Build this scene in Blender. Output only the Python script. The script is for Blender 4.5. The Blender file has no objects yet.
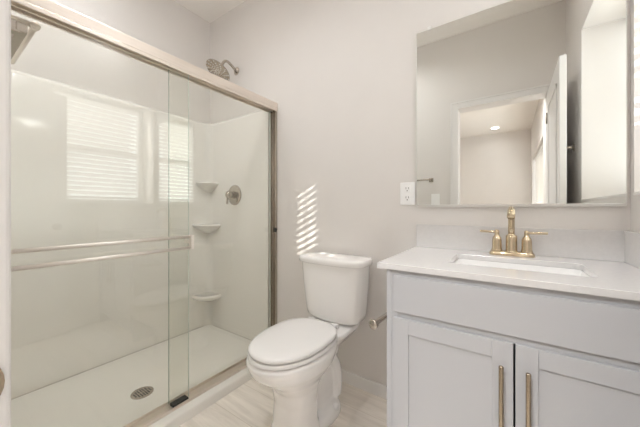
import bpy, bmesh, math
from mathutils import Vector, Matrix

PI = math.pi
S = bpy.context.scene
COL = S.collection

# ------------------------------------------------------------------ camera, sky, sun, room and fill lights, exposure
cd = bpy.data.cameras.new('camera')
cam = bpy.data.objects.new('camera', cd)
COL.objects.link(cam)
cam.location = (0, 0, 1.073)
cam.rotation_euler = (PI / 2, 0, math.radians(34.5))
cd.sensor_width = 36
cd.lens = 36 * 276 / 640
cd.shift_y = -4.5 / 640
cd.clip_start = 0.01
S.camera = cam

S.view_settings.view_transform = 'Standard'
S.view_settings.look = 'None'
S.view_settings.gamma = 1
S.view_settings.use_curve_mapping = False
S.view_settings.exposure = 0.36
try:
    S.cycles.max_bounces = 20
    S.cycles.diffuse_bounces = 10
    S.cycles.glossy_bounces = 8
    S.cycles.transparent_max_bounces = 32
    S.cycles.sample_clamp_indirect = 6
except Exception:
    pass

W = bpy.data.worlds.new('sky')
S.world = W
W.use_nodes = True
wn = W.node_tree
bg = wn.nodes['Background']
bg.inputs['Color'].default_value = (0.92, 0.96, 1.0, 1)
bg.inputs['Strength'].default_value = 3.3


def light(name, kind, loc, energy, color=(1, 1, 1), rot=(0, 0, 0), **kw):
    l = bpy.data.lights.new(name, kind)
    l.energy = energy
    l.color = color
    for k, v in kw.items():
        setattr(l, k, v)
    o = bpy.data.objects.new(name, l)
    o.location = loc
    o.rotation_euler = rot
    COL.objects.link(o)
    return o


# low sun entering the bathroom window across the mirror wall
sd = Vector((-1.0, 0.43, -0.50)).normalized()
sun = light('sun', 'SUN', (4, 1, 4), 14.0, (1.0, 0.95, 0.86), sd.to_track_quat('-Z', 'Y').to_euler(), angle=math.radians(0.5))

WARM = (0.965, 0.987, 1.0)
# recessed ceiling downlights, most added unseen as fill (their cans are built below): x, y, z, watts, beam spread in degrees
CANS_AND_FILLS = [(-0.25, -3.78, 2.745, 1.3, 160), (-2.1, -3.78, 2.745, 2.0, 160), (-0.35, -1.1, 2.745, 44.0, 160),  # last of these, near the doorway, is fill for the bathroom floor
        (-1.70, 0.34, 2.745, 4.4, 175), (0.22, 1.0, 2.745, 1.4, 150), (-0.98, 0.58, 2.745, 4.0, 145)]  # bathroom lamps all added unseen, filling shower, door gap and toilet floor
for x, y, z, e, sp in CANS_AND_FILLS:
    light('recessed_and_fill_lamp', 'AREA', (x, y, z), e, WARM, shape='DISK', size=0.13, spread=math.radians(sp))


# ------------------------------------------------------------------ materials
def nodes_of(m):
    m.use_nodes = True
    return m.node_tree.nodes, m.node_tree.links, m.node_tree.nodes['Principled BSDF']


def mat(name, color, rough=0.5, metal=0.0, bump=0.0, bscale=80.0, coat=0.0, var=0.03, vscale=6.0, spec=0.5, stretch=None):
    m = bpy.data.materials.new(name)
    N, L, b = nodes_of(m)
    b.inputs['Roughness'].default_value = rough
    b.inputs['Metallic'].default_value = metal
    b.inputs['Specular IOR Level'].default_value = spec
    b.inputs['Coat Weight'].default_value = coat
    b.inputs['Coat Roughness'].default_value = 0.06
    tc = N.new('ShaderNodeTexCoord')
    nz = N.new('ShaderNodeTexNoise')
    nz.inputs['Scale'].default_value = vscale
    nz.inputs['Detail'].default_value = 3
    vec = tc.outputs['Object']
    if stretch:
        mp = N.new('ShaderNodeMapping')
        mp.inputs['Scale'].default_value = stretch
        L.new(vec, mp.inputs['Vector'])
        vec = mp.outputs['Vector']
    L.new(vec, nz.inputs['Vector'])
    cr = N.new('ShaderNodeValToRGB')
    lo = [c * (1 - var) for c in color]
    hi = [min(1, c * (1 + var)) for c in color]
    cr.color_ramp.elements[0].position = 0.3
    cr.color_ramp.elements[1].position = 0.7
    cr.color_ramp.elements[0].color = (*lo, 1)
    cr.color_ramp.elements[1].color = (*hi, 1)
    L.new(nz.outputs['Fac'], cr.inputs['Fac'])
    L.new(cr.outputs['Color'], b.inputs['Base Color'])
    if bump:
        n2 = N.new('ShaderNodeTexNoise')
        n2.inputs['Scale'].default_value = bscale
        n2.inputs['Detail'].default_value = 2
        L.new(vec, n2.inputs['Vector'])
        bp = N.new('ShaderNodeBump')
        bp.inputs['Strength'].default_value = bump
        bp.inputs['Distance'].default_value = 0.002
        L.new(n2.outputs['Fac'], bp.inputs['Height'])
        L.new(bp.outputs['Normal'], b.inputs['Normal'])
    return m


def glass_mat(name, tint, gloss=1.0):
    m = bpy.data.materials.new(name)
    m.use_nodes = True
    N, L = m.node_tree.nodes, m.node_tree.links
    N.clear()
    out = N.new('ShaderNodeOutputMaterial')
    tr = N.new('ShaderNodeBsdfTransparent')
    tr.inputs['Color'].default_value = (*tint, 1)
    gl = N.new('ShaderNodeBsdfGlossy')
    gl.inputs['Roughness'].default_value = 0.0
    gl.inputs['Color'].default_value = (gloss, gloss, gloss, 1)
    fr = N.new('ShaderNodeLayerWeight')
    fr.inputs['Blend'].default_value = 0.5
    # Schlick curve written out so both faces of the pane reflect alike
    pw = N.new('ShaderNodeMath'); pw.operation = 'POWER'; pw.inputs[1].default_value = 4.2
    ml = N.new('ShaderNodeMath'); ml.operation = 'MULTIPLY_ADD'
    ml.inputs[1].default_value = 0.90; ml.inputs[2].default_value = 0.056
    L.new(fr.outputs['Facing'], pw.inputs[0])
    L.new(pw.outputs[0], ml.inputs[0])
    mx = N.new('ShaderNodeMixShader')
    L.new(ml.outputs[0], mx.inputs['Fac'])
    L.new(tr.outputs[0], mx.inputs[1])
    L.new(gl.outputs[0], mx.inputs[2])
    L.new(mx.outputs[0], out.inputs['Surface'])
    return m


def emit_mat(name, color, strength):
    m = bpy.data.materials.new(name)
    N, L, b = nodes_of(m)
    b.inputs['Base Color'].default_value = (*color, 1)
    b.inputs['Emission Color'].default_value = (*color, 1)
    b.inputs['Emission Strength'].default_value = strength
    return m


def floor_mat(name):
    m = bpy.data.materials.new(name)
    N, L, b = nodes_of(m)
    tc = N.new('ShaderNodeTexCoord')
    br = N.new('ShaderNodeTexBrick')
    br.inputs['Scale'].default_value = 1.0
    br.inputs['Brick Width'].default_value = 1.2
    br.inputs['Row Height'].default_value = 0.2
    br.inputs['Mortar Size'].default_value = 0.0018
    br.inputs['Mortar Smooth'].default_value = 0.3
    br.inputs['Color1'].default_value = (0.89, 0.835, 0.765, 1)
    br.inputs['Color2'].default_value = (0.93, 0.88, 0.815, 1)
    br.inputs['Mortar'].default_value = (0.74, 0.68, 0.60, 1)
    br.offset = 0.37
    mp0 = N.new('ShaderNodeMapping')
    mp0.inputs['Location'].default_value = (0.35, 0.07, 0)
    L.new(tc.outputs['Object'], mp0.inputs['Vector'])
    L.new(mp0.outputs['Vector'], br.inputs['Vector'])
    mp = N.new('ShaderNodeMapping')
    mp.inputs['Scale'].default_value = (1.6, 17, 1)
    L.new(tc.outputs['Object'], mp.inputs['Vector'])
    nz = N.new('ShaderNodeTexNoise')
    nz.inputs['Scale'].default_value = 1.6
    nz.inputs['Detail'].default_value = 8
    nz.inputs['Roughness'].default_value = 0.65
    nz.inputs['Distortion'].default_value = 0.4
    L.new(mp.outputs['Vector'], nz.inputs['Vector'])
    cr = N.new('ShaderNodeValToRGB')
    cr.color_ramp.elements[0].position = 0.3
    cr.color_ramp.elements[1].position = 0.72
    cr.color_ramp.elements[0].color = (0.80, 0.785, 0.77, 1)
    cr.color_ramp.elements[1].color = (1.12, 1.12, 1.12, 1)
    L.new(nz.outputs['Fac'], cr.inputs['Fac'])
    mx = N.new('ShaderNodeMix')
    mx.data_type = 'RGBA'; mx.blend_type = 'MULTIPLY'
    mx.inputs[0].default_value = 0.85
    L.new(br.outputs['Color'], mx.inputs[6])
    L.new(cr.outputs['Color'], mx.inputs[7])
    L.new(mx.outputs[2], b.inputs['Base Color'])
    b.inputs['Roughness'].default_value = 0.45
    bp = N.new('ShaderNodeBump')
    bp.inputs['Strength'].default_value = 0.25
    bp.inputs['Distance'].default_value = 0.002
    inv = N.new('ShaderNodeMath'); inv.operation = 'SUBTRACT'; inv.inputs[0].default_value = 1
    L.new(br.outputs['Fac'], inv.inputs[1])
    L.new(inv.outputs[0], bp.inputs['Height'])
    L.new(bp.outputs['Normal'], b.inputs['Normal'])
    return m


M = {}
M['wall'] = mat('wall_paint', (0.735, 0.706, 0.683), 0.6, bump=0.12, bscale=160, var=0.008, spec=0.3)
M['ceil'] = mat('ceiling_paint', (0.90, 0.87, 0.835), 0.8, bump=0.15, bscale=120, var=0.008, spec=0.2)
M['trim'] = mat('white_trim_paint', (0.79, 0.775, 0.765), 0.35, var=0.008)
M['floor'] = floor_mat('wood_look_tile')
M['carpet'] = mat('beige_carpet', (0.50, 0.43, 0.36), 0.95, bump=0.8, bscale=300, var=0.08, vscale=40)
M['acrylic'] = mat('white_acrylic', (0.83, 0.81, 0.775), 0.16, coat=0.3, var=0.006)
M['pan'] = mat('acrylic_base', (0.85, 0.83, 0.79), 0.28, bump=0.05, bscale=200, var=0.006)
M['china'] = mat('vitreous_china', (0.925, 0.91, 0.90), 0.09, coat=0.5, var=0.005)
M['basin'] = mat('basin_porcelain', (0.80, 0.79, 0.785), 0.12, coat=0.4, var=0.005)
M['seat'] = mat('white_seat_plastic', (0.88, 0.87, 0.865), 0.16, coat=0.2, var=0.005)
M['quartz'] = mat('white_quartz', (0.665, 0.65, 0.645), 0.14, coat=0.2, var=0.02, vscale=90)
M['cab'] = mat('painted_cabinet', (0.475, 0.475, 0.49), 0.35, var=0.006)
M['caulk'] = mat('grey_caulk', (0.55, 0.52, 0.48), 0.6)
M['cabin'] = mat('cabinet_gap', (0.25, 0.24, 0.23), 0.7)
M['nickel'] = mat('brushed_nickel', (0.50, 0.455, 0.40), 0.24, 1.0, var=0.05, vscale=8, stretch=(1, 1, 40))
M['nickelp'] = mat('pale_satin_nickel', (0.82, 0.75, 0.685), 0.42, 1.0, var=0.03, vscale=8, stretch=(1, 1, 40))
M['bar'] = mat('bright_satin_nickel', (0.90, 0.86, 0.81), 0.5, 1.0, var=0.02)
M['silver'] = mat('satin_silver', (0.80, 0.79, 0.77), 0.35, 1.0, var=0.02)
M['champ'] = mat('champagne_metal', (0.66, 0.55, 0.40), 0.10, 1.0, var=0.03)
M['bronze'] = mat('champagne_bronze', (0.40, 0.33, 0.245), 0.26, 1.0, var=0.04, stretch=(1, 1, 30))
M['dark'] = mat('dark_rubber', (0.035, 0.033, 0.03), 0.5)
M['slot'] = mat('dark_slot', (0.20, 0.19, 0.18), 0.6)
M['plast'] = mat('white_plastic', (0.90, 0.90, 0.90), 0.3, var=0.006)
M['blind'] = mat('white_blind_slat', (0.86, 0.85, 0.83), 0.4, var=0.01)
N, L, b = nodes_of(M['blind'])
tl_ = N.new('ShaderNodeBsdfTranslucent')
tl_.inputs['Color'].default_value = (0.86, 0.84, 0.80, 1)
mx_ = N.new('ShaderNodeMixShader')
mx_.inputs['Fac'].default_value = 0.08
L.new(b.outputs[0], mx_.inputs[1])
L.new(tl_.outputs[0], mx_.inputs[2])
L.new(mx_.outputs[0], N['Material Output'].inputs['Surface'])
M['blindo'] = mat('opaque_slat_dimmed', (0.84, 0.82, 0.79), 0.4, var=0.01)  # opaque copy of the slat material, made to keep the bedroom blind darker
M['vinyl'] = mat('white_vinyl', (0.84, 0.83, 0.82), 0.35, var=0.006)
M['glass'] = glass_mat('shower_glass', (0.974, 0.979, 0.962))
M['gedge'] = mat('green_glass_edge', (0.22, 0.29, 0.24), 0.15)
M['gedge2'] = mat('pale_glass_edge', (0.62, 0.68, 0.63), 0.15)
M['wglass'] = glass_mat('window_glass', (0.97, 0.98, 0.98))
M['lens'] = emit_mat('lamp_lens', (1.0, 0.94, 0.86), 5.0)
M['shade'] = emit_mat('frosted_lamp_shade', (1.0, 0.93, 0.84), 2.0)
mm = bpy.data.materials.new('mirror_silver')
N, L, b = nodes_of(mm)
b.inputs['Base Color'].default_value = (0.90, 0.91, 0.885, 1)
b.inputs['Metallic'].default_value = 1
b.inputs['Roughness'].default_value = 0.0
M['mirror'] = mm


# ------------------------------------------------------------------ helpers
def org(o):
    v = Vector((0, 0, 0))
    while o is not None:
        v += o.location
        o = o.parent
    return v


def obj(name, bm, m, parent=None, smooth=False, bevel=0.0, seg=2, at=None, label=None):
    """Link a bmesh authored in world coordinates as one mesh object."""
    bmesh.ops.recalc_face_normals(bm, faces=bm.faces[:])
    base = org(parent) if parent is not None else Vector(at or (0, 0, 0))
    for v in bm.verts:
        v.co -= base
    me = bpy.data.meshes.new(name)
    bm.to_mesh(me)
    bm.free()
    for k in (m if isinstance(m, (list, tuple)) else [m]):
        me.materials.append(k)
    for p in me.polygons:
        p.use_smooth = smooth
    o = bpy.data.objects.new(name, me)
    COL.objects.link(o)
    if parent is not None:
        o.parent = parent
    else:
        o.location = base
    if bevel:
        bv = o.modifiers.new('bevel', 'BEVEL')
        bv.width = bevel
        bv.segments = seg
        bv.limit_method = 'ANGLE'
        bv.angle_limit = math.radians(40)
        bv.harden_normals = False
    if label:
        o['label'] = label
    return o


def tag(o, label, cat, group=None):
    o['label'] = label
    o['category'] = cat
    if group:
        o['group'] = group
    return o


def thing(name, loc, label, cat, group=None):
    o = bpy.data.objects.new(name, None)
    o.empty_display_size = 0.05
    o.location = loc
    COL.objects.link(o)
    return tag(o, label, cat, group)


def struct(name, bm, m, parent=None, **kw):
    o = obj(name, bm, m, parent, **kw)
    if parent is None:
        o['kind'] = 'structure'
    return o


def NB():
    return bmesh.new()


def box(bm, x0, x1, y0, y1, z0, z1, mi=0):
    x0, x1 = min(x0, x1), max(x0, x1)
    y0, y1 = min(y0, y1), max(y0, y1)
    z0, z1 = min(z0, z1), max(z0, z1)
    vs = [bm.verts.new(p) for p in ((x0, y0, z0), (x1, y0, z0), (x1, y1, z0), (x0, y1, z0),
                                    (x0, y0, z1), (x1, y0, z1), (x1, y1, z1), (x0, y1, z1))]
    for f in ((0, 3, 2, 1), (4, 5, 6, 7), (0, 1, 5, 4), (1, 2, 6, 5), (2, 3, 7, 6), (3, 0, 4, 7)):
        bm.faces.new([vs[i] for i in f]).material_index = mi
    return bm


def B(*a):
    return box(NB(), *a)


def loft(bm, rings, cap=True, closed=True):
    """rings: lists of points, same count; quads between consecutive rings."""
    V = [[bm.verts.new(p) for p in r] for r in rings]
    n = len(V[0])
    for a, c in zip(V[:-1], V[1:]):
        for i in range(n if closed else n - 1):
            j = (i + 1) % n
            bm.faces.new((a[i], a[j], c[j], c[i]))
    if cap:
        bm.faces.new(list(reversed(V[0])))
        bm.faces.new(V[-1])
    return V


def frame(d):
    d = Vector(d).normalized()
    u = Vector((0, 0, 1)) if abs(d.z) < 0.9 else Vector((1, 0, 0))
    a = d.cross(u).normalized()
    return d, a, d.cross(a).normalized()


def lathe(bm, p, d, prof, n=28):
    """prof: (radius, distance along d) pairs"""
    d, a, c = frame(d)
    p = Vector(p)
    loft(bm, [[p + d * h + (a * math.cos(2 * PI * i / n) + c * math.sin(2 * PI * i / n)) * max(r, 1e-4)
               for i in range(n)] for r, h in prof])
    return bm


def cyl(bm, p, q, r, n=20, e=0.0):
    p, q = Vector(p), Vector(q)
    h = (q - p).length
    e = min(e, h / 3, r * .9)
    prof = [(r, 0), (r, h)] if not e else [(r - e, 0), (r - .3 * e, .3 * e), (r, e), (r, h - e), (r - .3 * e, h - .3 * e), (r - e, h)]
    return lathe(bm, p, q - p, prof, n)


def tube(bm, pts, r, n=14, radii=None):
    pts = [Vector(p) for p in pts]
    rings = []
    ref = None
    for i, p in enumerate(pts):
        t = (pts[min(i + 1, len(pts) - 1)] - pts[max(i - 1, 0)]).normalized()
        if ref is None:
            ref = frame(t)[1]
        a = (ref - t * ref.dot(t)).normalized()
        ref = a
        c = t.cross(a)
        rr = radii[i] if radii else r
        rings.append([p + (a * math.cos(2 * PI * k / n) + c * math.sin(2 * PI * k / n)) * rr for k in range(n)])
    loft(bm, rings)
    return bm


def bez(p0, p1, p2, p3, n=12):
    p0, p1, p2, p3 = map(Vector, (p0, p1, p2, p3))
    return [p0 * (1 - t) ** 3 + p1 * 3 * t * (1 - t) ** 2 + p2 * 3 * t * t * (1 - t) + p3 * t ** 3 for t in [i / n for i in range(n + 1)]]


def superring(cx, cy, hx, hyf, hyb, z, e=2.4, n=48):
    """superellipse in plan; hyf half-length toward -Y, hyb toward +Y"""
    out = []
    for i in range(n):
        t = 2 * PI * i / n
        c, s = math.cos(t), math.sin(t)
        x = math.copysign(abs(c) ** (2 / e), c) * hx
        y = math.copysign(abs(s) ** (2 / e), s) * (hyb if s > 0 else hyf)
        out.append((cx + x, cy + y, z))
    return out


def rrect(x0, x1, y0, y1, r, k=6):
    """rounded rectangle outline as (x, y) points, counter-clockwise"""
    pts = []
    for cx, cy, a0 in ((x1 - r, y1 - r, 0), (x0 + r, y1 - r, 90), (x0 + r, y0 + r, 180), (x1 - r, y0 + r, 270)):
        for i in range(k + 1):
            a = math.radians(a0 + 90 * i / k)
            pts.append((cx + r * math.cos(a), cy + r * math.sin(a)))
    return pts


def weld(o):
    """fuse overlapping closed shells of one body into a single smooth skin"""
    rm = o.modifiers.new('remesh', 'REMESH')
    rm.mode = 'VOXEL'
    rm.voxel_size = 0.006
    sm = o.modifiers.new('smooth', 'SMOOTH')
    sm.factor = 0.5
    sm.iterations = 10
    dg = bpy.context.evaluated_depsgraph_get()
    me = bpy.data.meshes.new_from_object(o.evaluated_get(dg))
    o.modifiers.clear()
    o.data = me
    for p in me.polygons:
        p.use_smooth = True


# ------------------------------------------------------------------ key planes (metres)
BACK = 1.50       # wall with the mirror and the toilet
RIGHT = 0.37      # wall with the window
LEFT = -2.24      # long shower wall
FRONT = 0.035     # bathroom face of the door wall
FRONTO = -0.085   # its bedroom face
CEIL = 2.76
GX = -1.455       # shower glass
BEDL, BEDY = -3.1, -4.3

# ------------------------------------------------------------------ room shell
struct('floor', B(LEFT - .1, RIGHT + .34, FRONTO + .04, BACK + .1, -.08, 0), M['floor'])
struct('floor_bedroom', B(BEDL - .1, RIGHT + .34, BEDY - .1, FRONTO + .04, -.08, 0), M['carpet'])
struct('ceiling', B(BEDL - .1, RIGHT + .34, BEDY - .1, BACK + .1, CEIL, CEIL + .1), M['ceil'])
struct('wall_back', B(LEFT - .1, RIGHT + .34, BACK, BACK + .1, 0, CEIL), M['wall'])
struct('wall_left', B(LEFT - .1, LEFT, FRONTO, BACK, 0, CEIL), M['wall'])
# right wall with the bathroom window opening and the bedroom window opening
WY0, WY1, WZ0, WZ1 = 0.64, 1.462, 1.122, 2.19
VY0, VY1, VZ0, VZ1 = -3.95, -1.75, 0.75, 2.07
RT = 0.34
w = NB()
box(w, RIGHT, RIGHT + RT, FRONTO, WY0, 0, CEIL)
box(w, RIGHT, RIGHT + RT, WY1, BACK, 0, CEIL)
box(w, RIGHT, RIGHT + RT, WY0, WY1, 0, WZ0)
box(w, RIGHT, RIGHT + RT, WY0, WY1, WZ1, CEIL)
struct('wall_right', w, M['wall'])
w = NB()
box(w, RIGHT, RIGHT + RT, BEDY, VY0, 0, CEIL)
box(w, RIGHT, RIGHT + RT, VY1, FRONTO, 0, CEIL)
box(w, RIGHT, RIGHT + RT, VY0, VY1, 0, VZ0)
box(w, RIGHT, RIGHT + RT, VY0, VY1, VZ1, CEIL)
struct('wall_bedroom_right', w, M['wall'])
struct('wall_bedroom_back', B(BEDL - .1, RIGHT + .34, BEDY - .1, BEDY, 0, CEIL), M['wall'])
struct('wall_bedroom_left', B(BEDL - .1, BEDL, BEDY, FRONTO, 0, CEIL), M['wall'])
# door wall
DX0, DX1, DZ = -0.41, 0.255, 2.035
w = NB()
box(w, BEDL, DX0 - .02, FRONTO, FRONT, 0, CEIL)
box(w, DX1 + .02, RIGHT, FRONTO, FRONT, 0, CEIL)
box(w, DX0 - .02, DX1 + .02, FRONTO, FRONT, DZ + .02, CEIL)
struct('wall_front', w, M['wall'])
# jambs and casing of the doorway
w = NB()
for y0, y1 in ((FRONTO - .001, FRONT + .001),):
    box(w, DX0 - .02, DX0, y0, y1, 0, DZ)
    box(w, DX1, DX1 + .02, y0, y1, 0, DZ)
    box(w, DX0 - .02, DX1 + .02, y0, y1, DZ, DZ + .02)
CW = 0.065
for y0, y1 in ((FRONT, FRONT + .017), (FRONTO - .017, FRONTO)):
    box(w, DX0 - CW, DX0, y0, y1, 0, DZ + CW)
    box(w, DX1, DX1 + CW, y0, y1, 0, DZ + CW)
    box(w, DX0, DX1, y0, y1, DZ, DZ + CW)
for x0, x1 in ((DX0 - CW, DX0 - CW + .016), (DX1 + CW - .016, DX1 + CW)):
    box(w, x0, x1, FRONT + .017, FRONT + .024, 0, DZ + CW)
box(w, DX0 - CW + .016, DX1 + CW - .016, FRONT + .017, FRONT + .024, DZ + CW - .016, DZ + CW)
struct('trim_1', w, M['trim'], bevel=.003)
# baseboards
w = NB()
box(w, -1.345, -0.386, BACK - .013, BACK, 0, .075)
struct('baseboard_back', w, M['trim'], bevel=.004)
struct('baseboard_front', B(-1.34, DX0 - CW, FRONT, FRONT + .013, 0, .075), M['trim'], bevel=.004)
struct('baseboard_right', B(RIGHT - .013, RIGHT, FRONT + .013, .98, 0, .075), M['trim'], bevel=.004)
struct('baseboard_bedroom', B(BEDL, RIGHT, BEDY, BEDY + .013, 0, .075), M['trim'], bevel=.004)


# windows: vinyl frame (structure), glass and sill as its parts
def window(name, y0, y1, z0, z1, xg, fw, rails):
    bm = NB()
    box(bm, xg, xg + .05, y0, y0 + fw, z0, z1)
    box(bm, xg, xg + .05, y1 - fw, y1, z0, z1)
    box(bm, xg, xg + .05, y0 + fw, y1 - fw, z0, z0 + fw)
    box(bm, xg, xg + .05, y0 + fw, y1 - fw, z1 - fw, z1)
    for ax, p in rails:
        if ax == 'z':
            box(bm, xg + .005, xg + .045, y0 + fw, y1 - fw, p - .02, p + .02)
        else:
            box(bm, xg + .005, xg + .045, p - .02, p + .02, z0 + fw, z1 - fw)
    fr = struct(name, bm, M['vinyl'], bevel=.003)
    obj('window_pane', B(xg + .022, xg + .028, y0 + fw, y1 - fw, z0 + fw, z1 - fw), M['wglass'], fr)
    return fr


win = window('window_1', WY0, WY1, WZ0, WZ1, RIGHT + .25, .050, (('z', (WZ0 + WZ1) / 2),))
obj('window_sill', B(RIGHT - .004, RIGHT + .25, WY0, WY1, WZ0, WZ0 + .012), M['trim'], win, bevel=.003)
window('window_2', VY0, VY1, VZ0, VZ1, RIGHT + .25, .055, (('y', (VY0 + VY1) / 2),))

# bathroom door leaf, standing open against the right wall
LX0, LX1, LY0, LY1 = 0.2555, 0.2905, 0.056, 0.718
bm = NB()
box(bm, LX0, LX1, LY0, LY1, .012, 2.03)
dr = struct('door_1', bm, M['trim'], bevel=.002)
for z0, z1 in ((.20, .86), (1.0, 1.90)):
    for sx in (LX0, LX1):
        s = -1 if sx == LX0 else 1
        bm = NB()
        y0, y1 = LY0 + .11, LY1 - .11
        for a in ((y0, y1, z0, z0 + .02), (y0, y1, z1 - .02, z1), (y0, y0 + .02, z0, z1), (y1 - .02, y1, z0, z1)):
            box(bm, sx, sx + s * .006, a[0], a[1], a[2], a[3])
        box(bm, sx, sx + s * .003, y0 + .045, y1 - .045, z0 + .045, z1 - .045)
        obj('door_panel', bm, M['trim'], dr, bevel=.0025)
for s, sx in ((-1, LX0), (1, LX1)):
    bm = NB()
    lathe(bm, (sx, LY1 - .065, .925), (s, 0, 0), [(.028, 0), (.03, .003), (.028, .007), (.012, .009), (.011, .03), (.018, .036), (.024, .046), (.02, .056), (.006, .06)])
    obj('door_knob', bm, M['nickel'], dr, smooth=True, label='brushed nickel round knob')
for z in (.25, 1.05, 1.82):
    bm = NB()
    cyl(bm, (LX0 - .006, LY0 - .001, z - .045), (LX0 - .006, LY0 - .001, z + .045), .006)
    obj('hinge', bm, M['nickel'], dr, smooth=True, label='brushed nickel hinge')
# strike plate with a rounded lip on the latch-side jamb
bm = NB()
cy_, cz_ = .0205, .905
out = [(cy_ - .018, cz_ - .030), (cy_, cz_ - .030)] + [(cy_ + .0275 * math.sin(a), cz_ - .0295 * math.cos(a)) for a in [PI * i / 14 for i in range(1, 14)]] + [(cy_, cz_ + .030), (cy_ - .018, cz_ + .030)]
loft(bm, [[(DX0 - .0005, y, z) for y, z in out], [(DX0 + .0025, y, z) for y, z in out]])
box(bm, DX0 + .002, DX0 + .0032, cy_ - .008, cy_ + .012, cz_ - .014, cz_ + .014)
tag(obj('strike_plate', bm, M['bronze'], at=(DX0, cy_, cz_)), 'round lipped metal strike plate on the white door jamb at the left edge', 'strike plate')


# ------------------------------------------------------------------ window blinds
def blind(y0, y1, z0, z1, x, pitch, tilt, label, cat, group, gap, tap=.012, zn=0, m='blind'):
    t = thing('window_blind', (x, (y0 + y1) / 2, z1), label, cat, group)
    obj('headrail', B(x - .028, x + .028, y0, y1, z1 - .045, z1), M['blind'], t, bevel=.003)
    bm = NB()
    nz = int((z1 - .05 - z0 - .03) / pitch)
    hw, th = .025, .0014
    ct, st = math.cos(tilt), math.sin(tilt)
    for i in range(nz):
        zc = z1 - .065 - i * pitch
        # slat: shallow arched section with ends narrowed to pass sun stripes onto the wall
        def sect(y, sc):
            up, dn = [], []
            for k in range(5):
                q = (k / 4 - .5) * 2
                cx, cz = q * hw * sc, .0028 * (1 - q * q)
                up.append((x + cx * ct - (cz + th) * st, y, zc + cx * st + (cz + th) * ct))
                dn.append((x + cx * ct - (cz - th) * st, y, zc + cx * st + (cz - th) * ct))
            return up + dn[::-1]
        ta = tap if zc > zn else .012
        en = .55 if zc < 1.80 else .72  # end width shaped by height to make upper sun stripes fainter
        loft(bm, [sect(y0 + gap, en), sect(y0 + gap + ta * .85, en), sect(y0 + gap + ta, 1), sect(y1 - gap - ta, 1), sect(y1 - gap - ta * .85, en), sect(y1 - gap, en)])
    obj('slats', bm, M[m], t)
    zb = z1 - .065 - nz * pitch
    obj('bottom_rail', B(x - .025, x + .025, y0 + gap, y1 - gap, zb - .012, zb + .008), M['blind'], t, bevel=.003)
    for yy in (y0 + .11, y1 - .11) if y1 - y0 < 1 else (y0 + .15, (y0 + y1) / 2, y1 - .15):
        for sx in (-.027, .027):
            bm = NB()
            cyl(bm, (x + sx, yy, zb), (x + sx, yy, z1 - .04), .0012, 6)
            obj('ladder_cord', bm, M['blind'], t)
    bm = NB()
    cyl(bm, (x - .034, y0 + .07, z1 - .045), (x - .034, y0 + .07, z1 - .62), .004, 8)
    obj('tilt_wand', bm, M['plast'], t)
    return t


blind(WY0 + .060, WY1 - .057, WZ0 + .014, WZ1, RIGHT + .215, .0445, math.radians(-29),
      'white slatted blind in the bathroom window recess by the mirror', 'blind', 'window blinds', .004, .095, 1.5)
blind(VY0 + .01, VY1 - .01, VZ0 + .005, VZ1, RIGHT + .06, .0445, math.radians(-50),
      'white slatted blind on the bedroom window, seen through the doorway in the mirror', 'blind', 'window blinds', .006, m='blindo')

# ------------------------------------------------------------------ shower: pan, surround, sliding door, fittings
SX0, SX1, SY0, SY1 = -2.205, -1.345, .068, 1.47      # inside of back panel, outer kerb, inside of end panels
pan = thing('shower_pan', (-1.8, .77, 0), 'low white acrylic shower base with kerb and round drain', 'shower base')
bm = NB()
PZ = .030
r_out = rrect(LEFT + .004, SX1, FRONT + .002, BACK - .002, .004, 6)
r_top = rrect(LEFT + .006, SX1 - .006, FRONT + .004, BACK - .004, .006, 6)
r_in0 = rrect(SX0 + .018, -1.462, SY0 + .016, SY1 - .016, .07, 6)
r_in1 = rrect(SX0 + .045, -1.485, SY0 + .04, SY1 - .04, .06, 6)
loft(bm, [[(x, y, 0) for x, y in r_out], [(x, y, .044) for x, y in r_out], [(x, y, .050) for x, y in r_top],
          [(x, y, .050) for x, y in r_in0], [(x, y, .036) for x, y in r_in1],
          [(-1.72 + .055 * math.cos(a), .72 + .055 * math.sin(a), .028) for a in [2 * PI * (i + .5) / 28 for i in range(28)]]])
base = obj('base', bm, M['pan'], pan, smooth=True, bevel=0)
base.modifiers.new('edges', 'EDGE_SPLIT').split_angle = math.radians(50)
bm = NB()
lathe(bm, (-1.72, .72, .0285), (0, 0, 1), [(.056, 0), (.056, .003), (.050, .0045), (.049, .003), (.001, .003)], 32)
dn = obj('drain', bm, M['nickel'], pan, smooth=False, label='round brushed nickel drain')
bm = NB()
for i in range(-3, 4):
    hl = math.sqrt(max(0, .042 ** 2 - (i * .0125) ** 2))
    for s in (-1, 1):
        box(bm, -1.72 + s * (hl * .52) - hl * .42, -1.72 + s * (hl * .52) + hl * .42, .72 + i * .0125 - .0032, .72 + i * .0125 + .0032, .0316, .0324)
obj('drain_slots', bm, M['dark'], dn)

sur = thing('shower_surround', (-1.85, .77, .05), 'glossy white acrylic shower wall surround with corner shelves', 'shower wall')


def uplan(off, r, k=6):
    x0, y0, y1 = SX0 - off, SY0 - off, SY1 + off
    near = [(-1.478, y0), (x0 + r, y0)]
    far = [(x0 + r, y1), (-1.478, y1)]
    back = []
    for i in range(k + 1):
        a = math.radians(270 - 90 * i / k)
        back.append((x0 + r + r * math.cos(a), y0 + r + r * math.sin(a)))
    for i in range(k + 1):
        a = math.radians(180 - 90 * i / k)
        back.append((x0 + r + r * math.cos(a), y1 - r + r * math.sin(a)))
    return near, back, far


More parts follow.
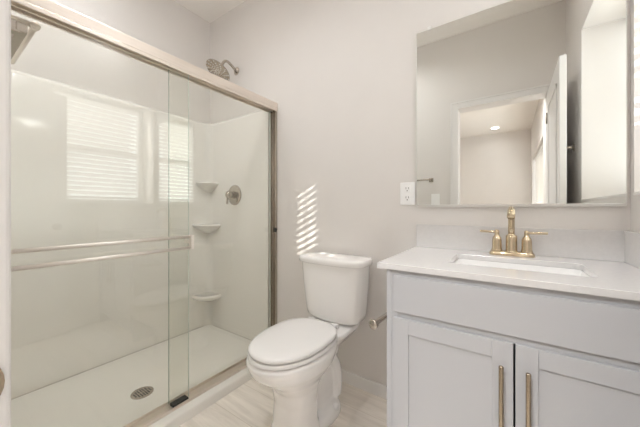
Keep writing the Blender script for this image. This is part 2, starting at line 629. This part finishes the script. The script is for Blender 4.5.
for part in range(3):
    bm = NB()
    rings = []
    for off, z in ((0, .051), (0, 1.80), (.004, 1.815), (.014, 1.828), (.027, 1.832), (.029, 1.832), (.029, .051)):
        rings.append([(x, y, z) for x, y in uplan(off, .055 + off * .3)[part]])
    V = [[bm.verts.new(p) for p in q] for q in rings]
    V.append(V[0])
    for a, c in zip(V[:-1], V[1:]):
        for i in range(len(a) - 1):
            bm.faces.new((a[i], a[i + 1], c[i + 1], c[i]))
    bm.faces.new([v[0] for v in V[:-1]])
    bm.faces.new([v[-1] for v in reversed(V[:-1])])
    sp = obj(('end_panel', 'back_panel', 'end_panel')[part], bm, M['acrylic'], sur, smooth=True)
    sp.modifiers.new('edges', 'EDGE_SPLIT').split_angle = math.radians(40)


def corner_shelf(zt, r, th):
    bm = NB()
    cx, cy = SX0 - .001, SY1 + .001
    k = 14
    rings = []
    for rr, z in ((r * .30, zt - th - .055), (r * .62, zt - th - .03), (r * .88, zt - th - .008), (r * .97, zt - th * .7), (r, zt - .012), (r - .004, zt - .003), (r - .014, zt), (r - .026, zt - .004)):
        rings.append([(cx, cy, z)] + [(cx + rr * math.sin(PI / 2 * i / k) ** .8, cy - rr * math.cos(PI / 2 * i / k) ** .8, z) for i in range(k + 1)])
    loft(bm, rings)
    o = obj('corner_shelf', bm, M['acrylic'], sur, smooth=True)
    o.modifiers.new('edges', 'EDGE_SPLIT').split_angle = math.radians(50)


corner_shelf(1.305, .135, .025)
corner_shelf(.945, .165, .025)
corner_shelf(.345, .175, .03)
bm = NB()
box(bm, SX0 + .0005, SX0 + .005, SY0 + .06, SY1 - .06, .0485, .0545)
box(bm, SX0 + .06, -1.478, SY0 + .0005, SY0 + .005, .0485, .0545)
box(bm, SX0 + .06, -1.478, SY1 - .005, SY1 - .0005, .0485, .0545)
obj('seam', bm, M['caulk'], pan, bevel=.001)

sd_ = thing('shower_door', (GX, .77, .05), 'sliding glass shower door in a pale nickel frame with double towel bar', 'shower door')
bm = NB()
box(bm, -1.475, -1.408, FRONT + .001, BACK - .001, 1.806, 1.852)
box(bm, -1.475, -1.468, FRONT + .001, BACK - .001, 1.786, 1.806)
box(bm, -1.415, -1.408, FRONT + .001, BACK - .001, 1.790, 1.806)
box(bm, -1.447, -1.441, FRONT + .001, BACK - .001, 1.790, 1.806)
obj('header', bm, M['nickelp'], sd_, bevel=.002)
bm = NB()
box(bm, -1.468, -1.400, FRONT + .034, BACK - .001, .050, .058)
box(bm, -1.468, -1.462, FRONT + .034, BACK - .001, .058, .072)
box(bm, -1.406, -1.400, FRONT + .034, BACK - .001, .058, .066)
obj('bottom_track', bm, M['nickelp'], sd_, bevel=.0015)
for y0, y1, s in ((FRONT + .034, FRONT + .056, 1), (BACK - .030, BACK - .001, -1)):
    bm = NB()
    yw = y0 if s > 0 else y1
    box(bm, -1.466, -1.412, yw, yw + s * .004, .058, 1.806)
    for x0, x1 in ((-1.466, -1.462), (-1.4435, -1.4395), (-1.416, -1.412)):
        box(bm, x0, x1, min(yw + s * .004, yw + s * .018), max(yw + s * .004, yw + s * .018), .058, 1.806)
    obj('side_jamb', bm, M['nickel'], sd_, bevel=.001)


def pane(x, y0, y1, z0, z1, m0, m1):
    p = obj('glass_panel', B(x - .003, x + .003, y0, y1, z0, z1), M['glass'], sd_)
    for ya, em in ((y0, m0), (y1, m1)):
        obj('glass_edge', B(x - .0031, x + .0031, ya - .0005, ya + .0005, z0, z1), M[em], p, label='polished glass edge')
    return p


pa = pane(-1.427, .095, .825, .062, 1.803, 'gedge2', 'gedge2')        # outer, carries the towel bar
pb = pane(-1.456, .735, 1.468, .062, 1.803, 'gedge', 'gedge2')       # inner
tb = obj('towel_bar', tube(NB(), [(-1.362, .10, .873), (-1.362, .806, .873)], .008), M['bar'], sd_, smooth=True, label='pale nickel towel bar')
obj('upper_rail', tube(NB(), [(-1.372, .10, .930), (-1.372, .806, .930)], .008), M['bar'], tb, smooth=True)
for yy in (.118, .806):
    bm = NB()
    box(bm, -1.381, -1.354, yy - .008, yy + .008, .865, .938)
    box(bm, -1.424, -1.381, yy - .007, yy + .007, .893, .912)
    obj('end_post', bm, M['bar'], tb, bevel=.002)
bm = NB()
box(bm, -1.446, -1.408, .735, .815, .058, .072)
obj('bottom_guide', bm, M['dark'], sd_, bevel=.002, label='black plastic sliding guide')
bm = NB()
box(bm, -1.416, -1.404, 1.466, 1.482, .905, .935)
cyl(bm, (-1.404, 1.474, .925), (-1.396, 1.474, .925), .008)
obj('bumper', bm, M['dark'], sd_, bevel=.001, label='small black bumper on the jamb')

# shower head on its wall arm
HC = Vector((-1.89, 1.333, 2.157))
hn = Vector((-.12, -.52, -.84)).normalized()
sh = thing('overhead_shower', (-1.872, BACK, 2.22), 'round satin nickel rain shower head on bent wall arm above the shower', 'shower head')
bm = NB()
lathe(bm, (-1.872, BACK, 2.22), (0, -1, 0), [(.032, 0), (.032, .004), (.026, .010), (.014, .016), (.012, .018)])
obj('flange', bm, M['nickel'], sh, smooth=True)
bm = NB()
ball = HC - hn * .05
tube(bm, bez((-1.872, BACK - .01, 2.22), (-1.872, BACK - .09, 2.268), (-1.878, 1.39, 2.29), ball, 14), .0105)
obj('arm', bm, M['nickel'], sh, smooth=True)
bm = NB()
lathe(bm, HC - hn * .055, hn, [(.012, 0), (.018, .006), (.018, .02), (.024, .026), (.026, .034), (.056, .041), (.096, .046), (.100, .050), (.100, .056), (.096, .059), (.001, .060)], 40)
hd = obj('spray_head', bm, M['nickel'], sh, smooth=True)
hd.modifiers.new('edges', 'EDGE_SPLIT').split_angle = math.radians(45)
bm = NB()
_, ha, hb = frame(hn)
for ring in range(1, 7):
    nn = 12
    for i in range(nn):
        a = 2 * PI * i / nn + (.13 * ring)
        p = HC + hn * .0045 + (ha * math.cos(a) + hb * math.sin(a)) * (ring * .0158)
        lathe(bm, p, hn, [(.0034, 0), (.0026, .003)], 6)
obj('nozzles', bm, M['plast'], hd)
bm = NB()
for i in range(12):
    a = 2 * PI * (i + .5) / 12
    d1 = ha * math.cos(a) + hb * math.sin(a)
    tube(bm, [HC + hn * .005 + d1 * .015, HC + hn * .005 + (d1 + hn.cross(d1) * .22).normalized() * .098], .0018, 5)
obj('face_ridges', bm, M['champ'], hd)

# valve
VC = Vector((-1.857, SY1, 1.187))
va = thing('shower_valve', VC, 'round satin nickel shower valve with lever on the end wall', 'shower valve')
bm = NB()
lathe(bm, VC, (0, -1, 0), [(.082, 0), (.083, .003), (.078, .008), (.066, .011), (.03, .013), (.001, .013)], 40)
obj('escutcheon', bm, M['nickel'], va, smooth=True)
bm = NB()
lathe(bm, VC + Vector((0, -.012, 0)), (0, -1, 0), [(.029, 0), (.029, .016), (.024, .018), (.024, .03), (.027, .032), (.027, .06), (.022, .065), (.001, .066)], 30)
hub = obj('hub', bm, M['nickel'], va, smooth=True)
hub.modifiers.new('edges', 'EDGE_SPLIT').split_angle = math.radians(40)
bm = NB()
cyl(bm, VC + Vector((-.0, -.068, .03)), VC + Vector((-.008, -.070, -.075)), .008, 16, .003)
obj('lever', bm, M['nickel'], va, smooth=True)

# bracket bar high in the near corner of the shower
gb = thing('shower_corner_bar', (-1.49, SY0, 1.785), 'nickel bar with round cap, high at the near end of the shower', 'bar')
bm = NB()
tube(bm, [(-1.50, SY0 + .001, 1.774), (-1.50, .252, 1.774)], .010, 18)
obj('post', bm, M['nickelp'], gb, smooth=True)
bm = NB()
cyl(bm, (-1.95, .252, 1.772), (-1.498, .252, 1.772), .010, 20)
obj('rail', bm, M['nickelp'], gb, smooth=True)
bm = NB()
cyl(bm, (-1.505, .252, 1.772), (-1.487, .252, 1.772), .015, 24, .003)
obj('end_cap', bm, M['nickelp'], gb, smooth=True)

# ------------------------------------------------------------------ toilet
TX = -.848
to = thing('toilet', (TX, 1.15, 0), 'white two piece toilet with closed elongated seat lid', 'toilet')
bm = NB()
# pedestal front column flowing into the bowl
loft(bm, [superring(TX, 1.03, a, f, k, z, e) for a, f, k, z, e in (
    (.112, .118, .10, .000, 3.0), (.110, .116, .10, .02, 3.0), (.101, .100, .09, .07, 2.8), (.098, .096, .09, .17, 2.6), (.103, .108, .10, .235, 2.5),
    (.124, .150, .13, .285, 2.3), (.152, .200, .18, .325, 2.2), (.172, .240, .21, .36, 2.15), (.180, .256, .23, .395, 2.15), (.181, .258, .23, .415, 2.15), (.174, .250, .222, .424, 2.15))])
# trapway column behind, narrower than the front
loft(bm, [superring(TX, 1.22, a, f, k, z, 3) for a, f, k, z in (
    (.070, .16, .12, .0, ), (.066, .16, .11, .12), (.070, .16, .115, .24), (.085, .16, .14, .32), (.105, .16, .18, .40))])
# foot flange
loft(bm, [superring(TX, 1.20, a, f, k, z, 2.6) for a, f, k, z in (
    (.122, .14, .125, .0), (.122, .14, .125, .022), (.114, .135, .117, .045), (.085, .12, .09, .062))])
# raised trap contour on both flanks
for s in (-1, 1):
    tube(bm, bez((TX + s * .055, 1.03, .30), (TX + s * .07, 1.17, .36), (TX + s * .07, 1.33, .30), (TX + s * .058, 1.30, .06), 16), .032, 14)
# deck under the tank
loft(bm, [superring(TX, 1.34, a, f, k, z, 4.5) for a, f, k, z in (
    (.085, .12, .115, .33), (.125, .14, .135, .38), (.145, .15, .142, .405), (.145, .15, .142, .424))])
bowl = obj('bowl', bm, M['china'], to)
weld(bowl)
for s in (-1, 1):
    bm = NB()
    lathe(bm, (TX + s * .104, 1.22, .048), (s * .5, 0, 1), [(.015, -.01), (.015, .012), (.012, .02), (.006, .024), (.001, .025)], 18)
    obj('bolt_cap', bm, M['plast'], bowl, smooth=True)


def seatring(sc, z, y0=.776, y1=1.245, hw=.171):
    """elongated seat outline: rounded front, squarer back"""
    n = 56
    out = []
    cy = 1.03
    for i in range(n):
        t = 2 * PI * i / n
        c, s = math.cos(t), math.sin(t)
        e = 2.1 if s < 0 else 3.2
        x = math.copysign(abs(c) ** (2 / e), c) * hw
        if s > 0:
            x *= 1 - .20 * s ** 2
        y = math.copysign(abs(s) ** (2 / e), s) * ((cy - y0) if s < 0 else (y1 - cy))
        out.append((TX + x * sc, cy + (y * (sc if s < 0 else 1 - (1 - sc) * .8)), z))
    return out


bm = NB()
loft(bm, [seatring(.95, .4290), seatring(1.0, .4315), seatring(1.0, .442), seatring(.985, .446), seatring(.62, .446), seatring(.60, .43)])
st = obj('seat', bm, M['seat'], to, smooth=True)
st.modifiers.new('edges', 'EDGE_SPLIT').split_angle = math.radians(45)
bm = NB()
loft(bm, [seatring(.93, .4515), seatring(.985, .4530), seatring(.99, .461), seatring(.975, .467), seatring(.93, .4705), seatring(.75, .4745), seatring(.45, .4765), seatring(.12, .477)])
ld = obj('lid', bm, M['seat'], to, smooth=True)
for s in (-1, 1):
    bm = NB()
    cyl(bm, (TX + s * .075 - .022, 1.262, .447), (TX + s * .075 + .022, 1.262, .447), .013, 16, .003)
    obj('hinge_cap', bm, M['seat'], st, smooth=True)


def tankring(hx, y0, y1, z, e=5.0, bow=.018, n=64):
    cy = (y0 + y1) / 2
    hy = (y1 - y0) / 2
    out = []
    for i in range(n):
        t = 2 * PI * i / n
        c, s = math.cos(t), math.sin(t)
        x = math.copysign(abs(c) ** (2 / e), c)
        y = math.copysign(abs(s) ** (2 / e), s)
        yy = cy + y * hy
        if y < 0:
            yy += bow * (1 - (1 - x * x)) * (-y)
        out.append((TX + x * hx, yy, z))
    return out


bm = NB()
loft(bm, [tankring(a, y0, 1.480, z) for a, y0, z in (
    (.110, 1.335, .428), (.150, 1.318, .434), (.172, 1.308, .450), (.178, 1.303, .48), (.184, 1.299, .53), (.195, 1.288, .66), (.201, 1.283, .762))])
tk = obj('tank', bm, M['china'], to, smooth=True)
tk.modifiers.new('edges', 'EDGE_SPLIT').split_angle = math.radians(50)
bm = NB()
loft(bm, [tankring(a, y0, y1, z) for a, y0, y1, z in (
    (.211, 1.277, 1.484, .760), (.216, 1.270, 1.486, .764), (.217, 1.269, 1.487, .785), (.216, 1.274, 1.485, .793), (.205, 1.285, 1.478, .797), (.15, 1.31, 1.45, .799))])
tl = obj('tank_lid', bm, M['china'], to, smooth=True)

# ------------------------------------------------------------------ vanity cabinet, worktop, sink, tap
CX0, CX1, CF = -.373, RIGHT - .001, .976
va_ = thing('vanity_cabinet', ((CX0 + CX1) / 2, 1.24, 0), 'white shaker vanity cabinet with two doors beneath the sink', 'vanity')
bm = NB()
box(bm, CX0, CX0 + .018, CF, BACK - .014, 0, .855)
box(bm, CX1 - .018, CX1, CF, BACK - .014, 0, .855)
box(bm, CX0 + .018, CX1 - .018, BACK - .024, BACK - .014, .10, .855)
box(bm, CX0 + .018, CX1 - .018, CF + .02, BACK - .024, .10, .118)
box(bm, CX0 + .018, CX1 - .018, CF + .07, CF + .085, 0, .10)
# face frame
box(bm, CX0 + .018, CX0 + .045, CF, CF + .02, .10, .855)
box(bm, CX1 - .045, CX1 - .018, CF, CF + .02, .10, .855)
box(bm, CX0 + .045, CX1 - .045, CF, CF + .02, .825, .855)
box(bm, CX0 + .045, CX1 - .045, CF, CF + .02, .682, .712)
box(bm, CX0 + .045, CX1 - .045, CF, CF + .02, .10, .135)
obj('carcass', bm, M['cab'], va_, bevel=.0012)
DF = .965
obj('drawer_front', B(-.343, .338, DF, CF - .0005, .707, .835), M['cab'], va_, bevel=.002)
for x0, x1, hx in ((-.343, .0085, -.020), (.0135, .338 + .007, .042)):
    z0, z1 = .115, .686
    bm = NB()
    fw = .052
    box(bm, x0, x0 + fw, DF, CF - .0005, z0, z1)
    box(bm, x1 - fw, x1, DF, CF - .0005, z0, z1)
    box(bm, x0 + fw, x1 - fw, DF, CF - .0005, z0, z0 + fw)
    box(bm, x0 + fw, x1 - fw, DF, CF - .0005, z1 - fw, z1)
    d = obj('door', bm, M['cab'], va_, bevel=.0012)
    obj('door_panel', B(x0 + fw - .004, x1 - fw + .004, DF + .006, CF - .0015, z0 + fw - .004, z1 - fw + .004), M['cab'], d)
    bm = NB()
    cyl(bm, (hx, DF - .028, .432), (hx, DF - .028, .627), .0062, 16, .002)
    for zz in (.462, .596):
        box(bm, hx - .004, hx + .004, DF - .024, DF - .0005, zz - .005, zz + .005)
    obj('handle', bm, M['bronze'], d, bevel=.0015, label='slim bronze bar handle')

TOP, TH = .876, .020
KX0, KX1, KY0, KY1 = -.404, RIGHT - .001, .960, BACK - .001
SKX0, SKX1, SKY0, SKY1 = -.188, .212, 1.103, 1.345
wt = thing('countertop', (0, 1.23, .856), 'white quartz vanity top with backsplash around the sink', 'countertop')
bm = NB()
inner = rrect(SKX0, SKX1, SKY0, SKY1, .022, 6)
ccx, ccy = (SKX0 + SKX1) / 2, (SKY0 + SKY1) / 2
outer = []
cor = [(KX1, KY1), (KX0, KY1), (KX0, KY0), (KX1, KY0)]
for i, (x, y) in enumerate(inner):
    q, k = divmod(i, 7)
    x_c, y_c = cor[q]
    if k == 3:
        outer.append((x_c, y_c))
    else:
        horiz = (k < 3) == (q % 2 == 0)   # on the x=const side or the y=const side
        outer.append((x_c, y) if horiz else (x, y_c))
ri = [[(x, y, z) for x, y in pl] for pl, z in ((inner, TOP - TH), (outer, TOP - TH), (outer, TOP), (inner, TOP))]
V = [[bm.verts.new(p) for p in r] for r in ri]
V.append(V[0])
for a, c in zip(V[:-1], V[1:]):
    for i in range(len(a)):
        j = (i + 1) % len(a)
        bm.faces.new((a[i], a[j], c[j], c[i]))
obj('slab', bm, M['quartz'], wt, bevel=.0015)
obj('backsplash', B(KX0, KX1, BACK - .019, BACK - .001, TOP, TOP + .116), M['quartz'], wt, bevel=.0015)
obj('side_splash', B(RIGHT - .020, RIGHT - .001, KY0 + .003, BACK - .0195, TOP, TOP + .116), M['quartz'], wt, bevel=.0015)

sk = thing('sink', (ccx, ccy, .72), 'white rectangular undermount basin set into the vanity top', 'sink')
bm = NB()
rg = []
for off, z, r in ((-.014, TOP - TH - .012, .03), (-.014, TOP - TH - .0005, .03), (.002, TOP - TH - .0005, .022), (.004, TOP - TH - .01, .022), (.012, .80, .03), (.022, .755, .04), (.05, .735, .045), (.10, .728, .015)):
    rg.append([(x, y, z) for x, y in rrect(SKX0 + off, SKX1 - off, SKY0 + off, SKY1 - off, r)])
for off, z, r in ((.10, .715, .015), (.05, .722, .045), (.012, .742, .04), (.0, .80, .03), (-.006, TOP - TH - .012, .03)):
    rg.append([(x, y, z) for x, y in rrect(SKX0 + off, SKX1 - off, SKY0 + off, SKY1 - off, r)])
V = [[bm.verts.new(p) for p in r] for r in rg]
V2 = V + [V[0]]
i7 = 7
for q, (a, c) in enumerate(zip(V2[:-1], V2[1:])):
    if q == i7:
        continue
    for i in range(len(a)):
        j = (i + 1) % len(a)
        bm.faces.new((a[i], a[j], c[j], c[i]))
bm.faces.new(V[7]); bm.faces.new(list(reversed(V[8])))
bs = obj('basin', bm, M['basin'], sk, smooth=True)
bs.modifiers.new('edges', 'EDGE_SPLIT').split_angle = math.radians(40)
bm = NB()
lathe(bm, (ccx, ccy + .01, .7275), (0, 0, 1), [(.030, 0), (.030, .002), (.024, .004), (.022, .002), (.019, .002), (.017, .007), (.001, .008)], 28)
obj('drain', bm, M['champ'], sk, smooth=True, label='champagne metal drain')

FX, FY = .006, 1.425
fa = thing('faucet', (FX, FY, TOP), 'champagne gold two handle faucet standing behind the sink', 'faucet')
bm = NB()
rr_ = [rrect(FX - .080 + o, FX + .080 - o, FY - .028 + o, FY + .028 - o, .024 - o * .5, 6) for o in (0, 0, .004, .012)]
loft(bm, [[(x, y, TOP + z) for x, y in pl] for pl, z in zip(rr_, (0.0005, .010, .016, .019))])
o_ = obj('base_plate', bm, M['champ'], fa, smooth=True)
o_.modifiers.new('edges', 'EDGE_SPLIT').split_angle = math.radians(40)
bm = NB()
lathe(bm, (FX, FY, TOP + .016), (0, 0, 1), [(.024, 0), (.0215, .006), (.0205, .012), (.0205, .066), (.0185, .070), (.014, .072), (.0125, .076)], 26)
o_ = obj('spout_body', bm, M['champ'], fa, smooth=True)
o_.modifiers.new('edges', 'EDGE_SPLIT').split_angle = math.radians(40)
bm = NB()
path = [(FX, FY, TOP + z) for z in (.085, .12, .15)] + bez((FX, FY, TOP + .165), (FX, FY, TOP + .208), (FX, FY - .055, TOP + .208), (FX - .002, FY - .098, TOP + .165), 14)
tube(bm, path, .0122, 16, radii=[.0122] * 12 + [.0125, .013, .0135, .0138, .014, .014][:len(path) - 12] + [.014] * max(0, len(path) - 18))
obj('spout', bm, M['champ'], fa, smooth=True)
for s, hxx, en in ((-1, FX - .052, FX - .116), (1, FX + .052, FX + .120)):
    bm = NB()
    lathe(bm, (hxx, FY, TOP + .017), (0, 0, 1), [(.022, 0), (.021, .004), (.0185, .012), (.018, .045), (.0165, .055), (.010, .066), (.0085, .072), (.009, .078), (.009, .086), (.006, .090), (.001, .091)], 24)
    h_ = obj('handle', bm, M['champ'], fa, smooth=True)
    bm = NB()
    cyl(bm, (hxx - s * .008, FY, TOP + .097), (en, FY - .004, TOP + .099), .0052, 12, .002)
    obj('lever', bm, M['champ'], h_, smooth=True)

# ------------------------------------------------------------------ mirror, outlet, wall accessories
mi = thing('mirror', (-.025, BACK, 1.54), 'large frameless rectangular wall mirror above the sink', 'mirror')
MX0, MX1, MZ0, MZ1 = -.405, .357, 1.089, 1.998
obj('mirror_glass', B(MX0, MX1, BACK - .008, BACK - .002, MZ0, MZ1), M['mirror'], mi)
bm = NB()
box(bm, MX0, MX1, BACK - .014, BACK - .0005, MZ0 - .006, MZ0 - .0005)
box(bm, MX0, MX1, BACK - .014, BACK - .0105, MZ0 - .0005, MZ0 + .006)
obj('bottom_channel', bm, M['silver'], mi, bevel=.001)
bm = NB()
e = .003
box(bm, MX0 - e, MX0, BACK - .009, BACK - .0005, MZ0, MZ1 + e)
box(bm, MX1, MX1 + e, BACK - .009, BACK - .0005, MZ0, MZ1 + e)
box(bm, MX0, MX1, BACK - .009, BACK - .0005, MZ1, MZ1 + e)
obj('polished_edge', bm, M['silver'], mi)
for x in (-.34, .30):
    obj('clip', B(x - .01, x + .01, BACK - .013, BACK - .0005, MZ1 - .004, MZ1 + .014), M['silver'], mi, bevel=.002)


def plate(name, cx, cz, y, s, label, cat, kind):
    t = thing(name, (cx, y, cz), label, cat)
    hw, hh = .040, .0605
    yy = lambda d: y + s * d
    obj('cover_plate', B(cx - hw, cx + hw, yy(.0005), yy(.007), cz - hh, cz + hh), M['plast'], t, bevel=.003)
    if kind == 'outlet':
        for dz in (-.0245, .0245):
            bm = NB()
            box(bm, cx - .0165, cx + .0165, yy(.006), yy(.009), cz + dz - .017, cz + dz + .017)
            r = obj('receptacle', bm, M['plast'], t, bevel=.001)
            bm = NB()
            box(bm, cx - .0085, cx - .0055, yy(.0089), yy(.0093), cz + dz - .001, cz + dz + .010)
            box(bm, cx + .0055, cx + .0085, yy(.0089), yy(.0093), cz + dz - .001, cz + dz + .009)
            box(bm, cx - .003, cx + .003, yy(.0089), yy(.0093), cz + dz - .012, cz + dz - .006)
            obj('slots', bm, M['slot'], r)
        bm = NB()
        box(bm, cx - .006, cx - .001, yy(.006), yy(.0085), cz - .004, cz + .004)
        box(bm, cx + .001, cx + .006, yy(.006), yy(.0085), cz - .004, cz + .004)
        obj('test_buttons', bm, M['plast'], t)
    else:
        obj('rocker', B(cx - .0165, cx + .0165, yy(.006), yy(.0095), cz - .033, cz + .033), M['plast'], t, bevel=.002)
    return t


plate('wall_outlet', -.4545, 1.156, BACK, -1, 'white double wall outlet beside the mirror', 'outlet', 'outlet')
plate('light_switch', -.615, 1.165, FRONT, 1, 'white rocker light switch on the door wall, seen in the mirror', 'light switch', 'switch')

# toilet paper arm on the cabinet side
tp = thing('toilet_paper_holder', (CX0, 1.15, .612), 'empty nickel toilet paper holder arm on the vanity side', 'toilet paper holder')
bm = NB()
lathe(bm, (CX0, 1.15, .612), (-1, 0, 0), [(.024, 0), (.024, .006), (.020, .009), (.009, .010), (.009, .066)], 22)
obj('mounting_post', bm, M['nickel'], tp, smooth=True)
bm = NB()
cyl(bm, (CX0 - .066, 1.163, .612), (CX0 - .066, 1.012, .622), .0105, 16, .002)
obj('arm', bm, M['nickel'], tp, smooth=True)
bm = NB()
lathe(bm, (CX0 - .066, 1.016, .622), (0, -1, 0), [(.009, 0), (.018, .001), (.019, .005), (.019, .012), (.016, .015), (.001, .016)], 24)
obj('end_cap', bm, M['nickel'], tp, smooth=True)

# towel bar on the door wall (seen in the mirror)
tw = thing('towel_bar', (-.83, FRONT, 1.365), 'square nickel towel bar on the door wall, seen at the mirror edge', 'towel bar')
for x in (-.655, -1.08):
    bm = NB()
    box(bm, x - .021, x + .021, FRONT + .0005, FRONT + .008, 1.344, 1.386)
    box(bm, x - .009, x + .009, FRONT + .008, FRONT + .06, 1.356, 1.374)
    obj('wall_bracket', bm, M['nickel'], tw, bevel=.002)
obj('bar', B(-1.09, -.645, FRONT + .052, FRONT + .066, 1.358, 1.372), M['nickel'], tw, bevel=.002)
# robe hook on the right wall (seen in the mirror)
rh = thing('robe_hook', (RIGHT, .395, 1.50), 'square nickel robe hook on the wall behind the open door', 'robe hook')
obj('wall_plate', B(RIGHT - .008, RIGHT - .0005, .372, .418, 1.472, 1.524), M['nickel'], rh, bevel=.002)
bm = NB()
box(bm, RIGHT - .055, RIGHT - .008, .387, .403, 1.497, 1.511)
box(bm, RIGHT - .059, RIGHT - .049, .385, .405, 1.494, 1.516)
obj('peg', bm, M['nickel'], rh, bevel=.002)

# ------------------------------------------------------------------ lamps
LAB = ['round recessed ceiling light of the next room, seen through the doorway in the mirror',
       'round recessed ceiling light in the far corner of the next room',
       'round recessed fill light, added nearer the doorway in the next room',
       'round recessed fill light, added unseen over the shower', 'round recessed fill light, added unseen at the vanity for the gap behind the door',
       'round recessed fill light, added unseen between the shower door and the toilet front']
for (x, y, z, e, sp), lb in zip(CANS_AND_FILLS, LAB):  # same can body for the seen lamp and the added fill lamps
    t = thing('recessed_and_fill_light', (x, y, CEIL), lb, 'ceiling light', 'recessed ceiling lights')
    bm = NB()
    lathe(bm, (x, y, CEIL), (0, 0, -1), [(.085, 0), (.085, .004), (.078, .007), (.070, .007)], 32)
    obj('trim_ring', bm, M['plast'], t, smooth=True)
    bm = NB()
    lathe(bm, (x, y, CEIL - .0072), (0, 0, -1), [(.070, 0), (.068, .002), (.001, .003)], 32)
    obj('lens', bm, M['lens'], t, smooth=True)
